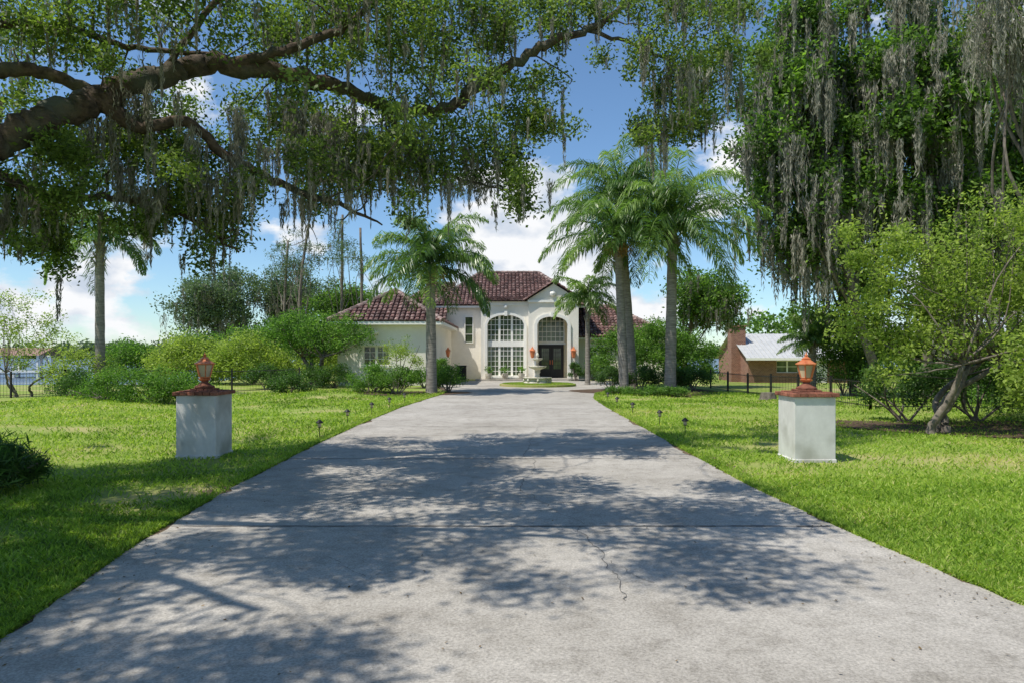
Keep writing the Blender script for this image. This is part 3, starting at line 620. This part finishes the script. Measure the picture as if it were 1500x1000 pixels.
# ---------------------------------------------------------------- island + fountain
b=MB(); b.lathe(1.35,35.8,[(2.0,.0),(2.0,.12),(1.9,.13),(1.88,.1)],40,LAWN); b.obj('island')
n=9000; a=rng.random(n)*6.28; r=1.85*np.sqrt(rng.random(n)); p=np.stack([1.35+r*np.cos(a),35.8+r*np.sin(a),.12+0*a],1)
quadobj('island_grass',quads(p,unit(np.stack([rng.normal(0,.5,n),rng.normal(0,.5,n),np.ones(n)],1)),unit(rng.normal(size=(n,3))),np.full(n,.1),np.full(n,.04)),GRASS,rng.normal(.6,.2,n))
b=MB(); cx,cy=1.35,36.2
b.lathe(cx,cy,[(.72,.1),(.74,.18),(.66,.22),(.68,.36),(.76,.40),(.76,.45),(.66,.45),(.62,.36)],24,STONE)
b.lathe(cx,cy,[(.2,.3),(.22,.42),(.13,.5),(.11,.62),(.16,.72),(.13,.8),(.2,.86),(.44,.95),(.5,1.03),(.46,1.04),(.3,.99),(.1,.97)],20,STONE)
b.lathe(cx,cy,[(.1,.97),(.09,1.1),(.06,1.16),(.09,1.22),(.08,1.28),(.24,1.36),(.29,1.43),(.26,1.44),(.1,1.4),(.06,1.42),(.05,1.5),(.09,1.56),(.08,1.64),(.02,1.74)],16,STONE)
for k in range(8):
    a=k*math.pi/4; b.lathe(cx+.7*math.cos(a),cy+.7*math.sin(a),[(.05,.2),(.07,.3),(.05,.38)],8,STONE)
b.obj('fountain',None,True)
# ---------------------------------------------------------------- gate pillars
def pillar(x0,x1,y0,z_top=.98):
    R=empty('gate_pillar'); cx=(x0+x1)/2; hw=(x1-x0)/2; cy=y0+hw
    b=MB(); b.box(x0,x1,y0,y0+2*hw,-.05,z_top,PILST); b.box(x0-.012,x1+.012,y0-.012,y0+2*hw+.012,-.05,.05,PILST); b.obj('shaft',R,bevel=.012)
    c=MB(); e=.045; n=6
    for lay,(ex,z0,z1) in enumerate(((e,z_top,z_top+.055),)):
        k=2*(hw+ex)/n
        for i in range(n):
            for j in range(n):
                if 0<i<n-1 and 0<j<n-1: continue
                xa=cx-hw-ex+i*k; ya=cy-hw-ex+j*k; c.box(xa+.004,xa+k-.004,ya+.004,ya+k-.004,z0,z1+random.uniform(-.003,.003),BRICKC)
    for i in range(5):
        for j in range(5):
            k=2*hw*.92/5; xa=cx-hw*.92+i*k; ya=cy-hw*.92+j*k; q=max(abs(i-2),abs(j-2))
            c.box(xa+.004,xa+k-.004,ya+.004,ya+k-.004,z_top+.002,z_top+.10-(.03 if q==2 else 0)+(.02 if q==0 else 0)+random.uniform(-.004,.004),BRICKC)
    c.box(cx-hw,cx+hw,cy-hw,cy+hw,z_top+.001,z_top+.045,SOIL)
    c.obj('brick_cap',R,bevel=.006)
    l=MB(); z=z_top+.10
    l.lathe(cx,cy,[(.15,z),(.15,z+.03),(.10,z+.05),(.055,z+.09),(.05,z+.12)],16,BRICKC)
    l.obj('lantern_base',R,True)
    m=MB(); z+=.11
    m.lathe(cx,cy,[(.05,z),(.085,z+.02),(.095,z+.04),(.045,z+.06)],12,COPPER)
    m.lathe(cx,cy,[(.085,z+.055),(.088,z+.07)],6,COPPER)
    zt=z+.27
    for k in range(6):
        a=k*math.pi/3; m.tube([(cx+.084*math.cos(a),cy+.084*math.sin(a),z+.065),(cx+.138*math.cos(a),cy+.138*math.sin(a),zt)],[.010,.010],6,COPPER)
    m.lathe(cx,cy,[(.138,zt-.01),(.168,zt),(.168,zt+.014),(.13,zt+.03),(.08,zt+.065),(.07,zt+.075),(.075,zt+.085),(.04,zt+.11),(.02,zt+.125),(.028,zt+.14),(.012,zt+.16),(.005,zt+.19)],6,COPPER)
    m.obj('lantern_frame',R)
    gl=MB(); gl.lathe(cx,cy,[(.078,z+.07),(.128,zt-.012)],6,AMBER); gl.obj('lantern_glass',R)
pillar(-5.22,-4.6,10.6); pillar(4.22,4.84,10.2)
b=MB(); b.lathe(0,0,[(.008,-.05),(.008,.22)],8,DARKM); b.lathe(0,0,[(.03,.2),(.035,.21),(.035,.28),(.03,.285)],12,AMBER); b.lathe(0,0,[(.075,.275),(.07,.29),(.03,.33),(.01,.345)],14,DARKM); b.lathe(0,0,[(.04,.19),(.04,.2)],12,DARKM)
pl=b.obj('path_light',None,True); first=True
for x,y in ((-3.78,13.4),(-3.86,16),(-3.78,18.4),(-3.7,20.6),(-3.62,23),(3.5,13.8),(3.42,15.8),(3.25,18.4),(3.2,20.8),(3.3,23.5)):
    o=pl if first else bpy.data.objects.new('path_light',pl.data)
    if not first: SC.collection.objects.link(o)
    o.location=(x,y,float(g(x,y))); first=False
# ---------------------------------------------------------------- fences
def fence(name,pts,h,mat,sp=.12,post=2.0,r=.006):
    b=MB()
    for a,c in zip(pts[:-1],pts[1:]):
        a=np.array(a,float);c=np.array(c,float); L=np.linalg.norm(c-a); n=int(L/sp)
        for i in range(n+1):
            p=a+(c-a)*i/n; z=float(g(*p)); b.tube([(p[0],p[1],z),(p[0],p[1],z+h)],[r,r],4,mat)
        n=max(1,int(L/post))
        for i in range(n+1):
            p=a+(c-a)*i/n; z=float(g(*p)); b.box(p[0]-.03,p[0]+.03,p[1]-.03,p[1]+.03,z-.05,z+h+.06,mat)
            if i<n:
                q=a+(c-a)*(i+1)/n; zq=float(g(*q))
                for hh in (.12,h-.05): b.tube([(p[0],p[1],z+hh),(q[0],q[1],zq+hh)],[.013,.013],4,mat)
    return b.obj(name)
fence('metal_fence',[(9.6,33),(10.5,20),(15,18.5),(22,19)],.85,DARKM)
fence('metal_fence',[(-26,26.5),(-18,27.5),(-14.5,28),(-9.5,30.5)],1.0,DARKM)
fence('wooden_fence',[(-44,50),(-30,52)],1.1,WOODW,1.2,2.4,.02)
b=MB(); sx,sy=at(1125,585,25)[:2]; z=float(g(sx,sy)); b.lathe(sx,sy,[(.38,z-.1),(.3,z+.05),(.26,z+.2),(.25,z+.26),(.1,z+.27)],14,BARKG); b.obj('tree_stump',None)
# ---------------------------------------------------------------- neighbour brick house
NH=empty('brick_house'); x0,x1,y0,y1=22.5,33,65,74.3; zb=float(g(25,68))-.1; ze=1.45; zr=3.75; ym=(y0+y1)/2
b=MB(); wx=(25.2,27.3)
b.box(x0,wx[0],y0,y0+.25,zb,ze,BRICK); b.box(wx[1],x1,y0,y0+.25,zb,ze,BRICK); b.box(*wx,y0,y0+.25,zb,-.05,BRICK); b.box(*wx,y0,y0+.25,1.1,ze,BRICK)
b.add([(x0,y0+.25,zb),(x0,y1,zb),(x0,y1,ze),(x0,ym,zr-.1),(x0,y0+.25,ze)],[(0,1,2,3,4)],BRICK); b.box(x0+.1,x1,y1-.25,y1,zb,ze,BRICK)
b.obj('walls',NH)
b=MB(); b.add([(x0-.4,y0-.6,ze-.15),(x1,y0-.6,ze-.15),(x1,ym,zr),(x0-.4,ym,zr),(x0-.4,y1+.6,ze-.15),(x1,y1+.6,ze-.15)],[(0,1,2,3),(3,2,5,4)],METALROOF)
k=x0-.4
while k<x1:
    b.add([(k,y0-.6,ze-.15),(k+.05,y0-.6,ze-.15),(k+.05,ym,zr),(k,ym,zr)]+[(k,y0-.6,ze-.08),(k+.05,y0-.6,ze-.08),(k+.05,ym,zr+.07),(k,ym,zr+.07)],[(4,5,6,7),(0,4,7,3),(1,2,6,5)],METALROOF); k+=.45
b.box(x0-.42,x1,y0-.64,y0-.605,ze-.32,ze-.1,TRIM); b.obj('roof',NH)
b=MB(); b.box(x0-.9,x0+.5,67.2,68.4,zb,4.35,BRICK); b.box(x0-1,x0+.6,67.1,68.5,4.35,4.5,BRICK); b.box(x0-.3,x0,67.6,68,4.5,4.8,DARKM); b.tube([(x0+.3,68.3,3),(x0+.3,68.3,6.3)],[.03,.02],6,METALROOF); b.obj('chimney',NH)
b=MB(); window(b,wx[0],wx[1],-.05,1.1,y0+.18,2,2,(1,),.05); b.box(29,30,y0-.05,y0-.002,zb,1.15,WOODW); b.obj('windows',NH)
b=MB(); BH=empty('boathouse')
b.add([(-68,88,1.6),(-61,88,1.6),(-61,91,2.6),(-68,91,2.6),(-61,94,1.6),(-68,94,1.6)],[(0,1,2,3),(3,2,4,5)],RUST)
for x in (-67.6,-64.5,-61.4):
    for y in (88.4,93.6): b.box(x-.12,x+.12,y-.12,y+.12,-1.5,1.65,WOODW)
b.box(-68,-61,88.2,93.8,-.6,-.4,WOODW); b.obj('structure',BH)
b=MB()
for cx,cy,rx,ry_ in ((-4.4,28.7,2.6,1.7),(5.9,30,3.2,2.6),(10.5,15.6,3.6,1.7)):
    n=40; vs=[(cx,cy,float(g(cx,cy))+.03)]
    for k in range(n):
        a=k*2*math.pi/n; s=1+.08*math.sin(3*a)+rng.normal(0,.02); x=cx+rx*s*math.cos(a); y=cy+ry_*s*math.sin(a); vs.append((x,y,float(g(x,y))+.02))
    b.add(vs,[(0,k+1,(k+1)%n+1) for k in range(n)],MULCH)
b.obj('mulch_beds')
n=1100; y=3+17*rng.random(n)**1.3; x=np.where(rng.random(n)<.7,np.where(rng.random(n)<.5,edge(y,1)+np.abs(rng.normal(0,.25,n)),edge(y,2)-np.abs(rng.normal(0,.25,n))),rng.uniform(-2.8,2.8,n))
p=np.stack([x,y,np.full(n,.022)],1); nn=unit(np.stack([rng.normal(0,.25,n),rng.normal(0,.25,n),np.ones(n)],1)); dd=unit(np.cross(nn,rng.normal(size=(n,3))))
quadobj('fallen_leaves',quads(p,dd,nn,.012+.022*rng.random(n),.008+.01*rng.random(n)),leafmat('dry_leaf',[(0,(.06,.04,.02)),(1,(.24,.16,.07))],(1,1,1),.1),rng.random(n))
# ---------------------------------------------------------------- sun, sky
sd=Vector((-math.sin(AZ)*math.cos(EL),math.cos(AZ)*math.cos(EL),math.sin(EL)))
s=bpy.data.lights.new('sun','SUN'); s.energy=5.0; s.angle=math.radians(.5); s.color=(1,.95,.865)
so=bpy.data.objects.new('sun',s); so.rotation_euler=(-sd).to_track_quat('-Z','Y').to_euler(); SC.collection.objects.link(so)
W=bpy.data.worlds.new('World'); SC.world=W; W.use_nodes=True; nt=W.node_tree; nt.nodes.clear(); L=nt.links.new
sky=N(nt,'ShaderNodeTexSky',sky_type='NISHITA'); sky.sun_disc=False; sky.sun_elevation=EL; sky.sun_rotation=-AZ; sky.ozone_density=3.0; sky.dust_density=.2; sky.air_density=1.0
tint=N(nt,'ShaderNodeMix',data_type='RGBA',blend_type='MULTIPLY'); tint.inputs[0].default_value=1; L(sky.outputs[0],tint.inputs[6]); tint.inputs[7].default_value=(.86,1.0,1.08,1)
bg=N(nt,'ShaderNodeBackground'); bg.inputs[1].default_value=.14; L(tint.outputs[2],bg.inputs[0])
tc=N(nt,'ShaderNodeTexCoord'); sp=N(nt,'ShaderNodeSeparateXYZ'); L(tc.outputs['Generated'],sp.inputs[0])
mp=N(nt,'ShaderNodeMapping'); mp.inputs['Scale'].default_value=(1,1,1.7); mp.inputs['Location'].default_value=(.35,.1,.12); L(tc.outputs['Generated'],mp.inputs[0])
n1=N(nt,'ShaderNodeTexNoise'); n1.inputs['Scale'].default_value=5.2; n1.inputs['Detail'].default_value=9; n1.inputs['Roughness'].default_value=.56; L(mp.outputs[0],n1.inputs['Vector'])
zr_=N(nt,'ShaderNodeMapRange'); zr_.inputs[1].default_value=0; zr_.inputs[2].default_value=.5; zr_.inputs[3].default_value=.09; zr_.inputs[4].default_value=-.15; L(sp.outputs[2],zr_.inputs[0])
dist=N(nt,'ShaderNodeVectorMath',operation='DISTANCE'); L(tc.outputs['Generated'],dist.inputs[0]); dist.inputs[1].default_value=(.02,.985,.15)
dr=N(nt,'ShaderNodeMapRange'); dr.inputs[1].default_value=.04; dr.inputs[2].default_value=.15; dr.inputs[3].default_value=.36; dr.inputs[4].default_value=0; L(dist.outputs['Value'],dr.inputs[0])
a1=N(nt,'ShaderNodeMath',operation='ADD'); L(n1.outputs['Fac'],a1.inputs[0]); L(zr_.outputs[0],a1.inputs[1])
a2=N(nt,'ShaderNodeMath',operation='ADD'); L(a1.outputs[0],a2.inputs[0]); L(dr.outputs[0],a2.inputs[1])
cr=ramp(nt,[(.52,(0,0,0)),(.59,(1,1,1))]); L(a2.outputs[0],cr.inputs[0])
n2=N(nt,'ShaderNodeTexNoise'); n2.inputs['Scale'].default_value=16; n2.inputs['Detail'].default_value=8; L(mp.outputs[0],n2.inputs['Vector'])
cc=ramp(nt,[(.36,(.60,.68,.80)),(.56,(.97,.98,1.0))]); L(n2.outputs['Fac'],cc.inputs[0])
bg2=N(nt,'ShaderNodeBackground'); bg2.inputs[1].default_value=1.0; L(cc.outputs[0],bg2.inputs[0])
ms=N(nt,'ShaderNodeMixShader'); L(cr.outputs[0],ms.inputs[0]); L(bg.outputs[0],ms.inputs[1]); L(bg2.outputs[0],ms.inputs[2])
o=N(nt,'ShaderNodeOutputWorld'); L(ms.outputs[0],o.inputs[0])
# ---------------------------------------------------------------- camera
c=bpy.data.cameras.new('camera'); c.lens=24; c.sensor_width=36; c.shift_y=20/1500; c.clip_end=5000; c.clip_start=.05
co=bpy.data.objects.new('camera',c); co.location=(0,0,EYE); co.rotation_euler=(math.pi/2,0,0); SC.collection.objects.link(co); SC.camera=co
SC.view_settings.view_transform='Standard'; SC.view_settings.look='None'; SC.view_settings.exposure=0
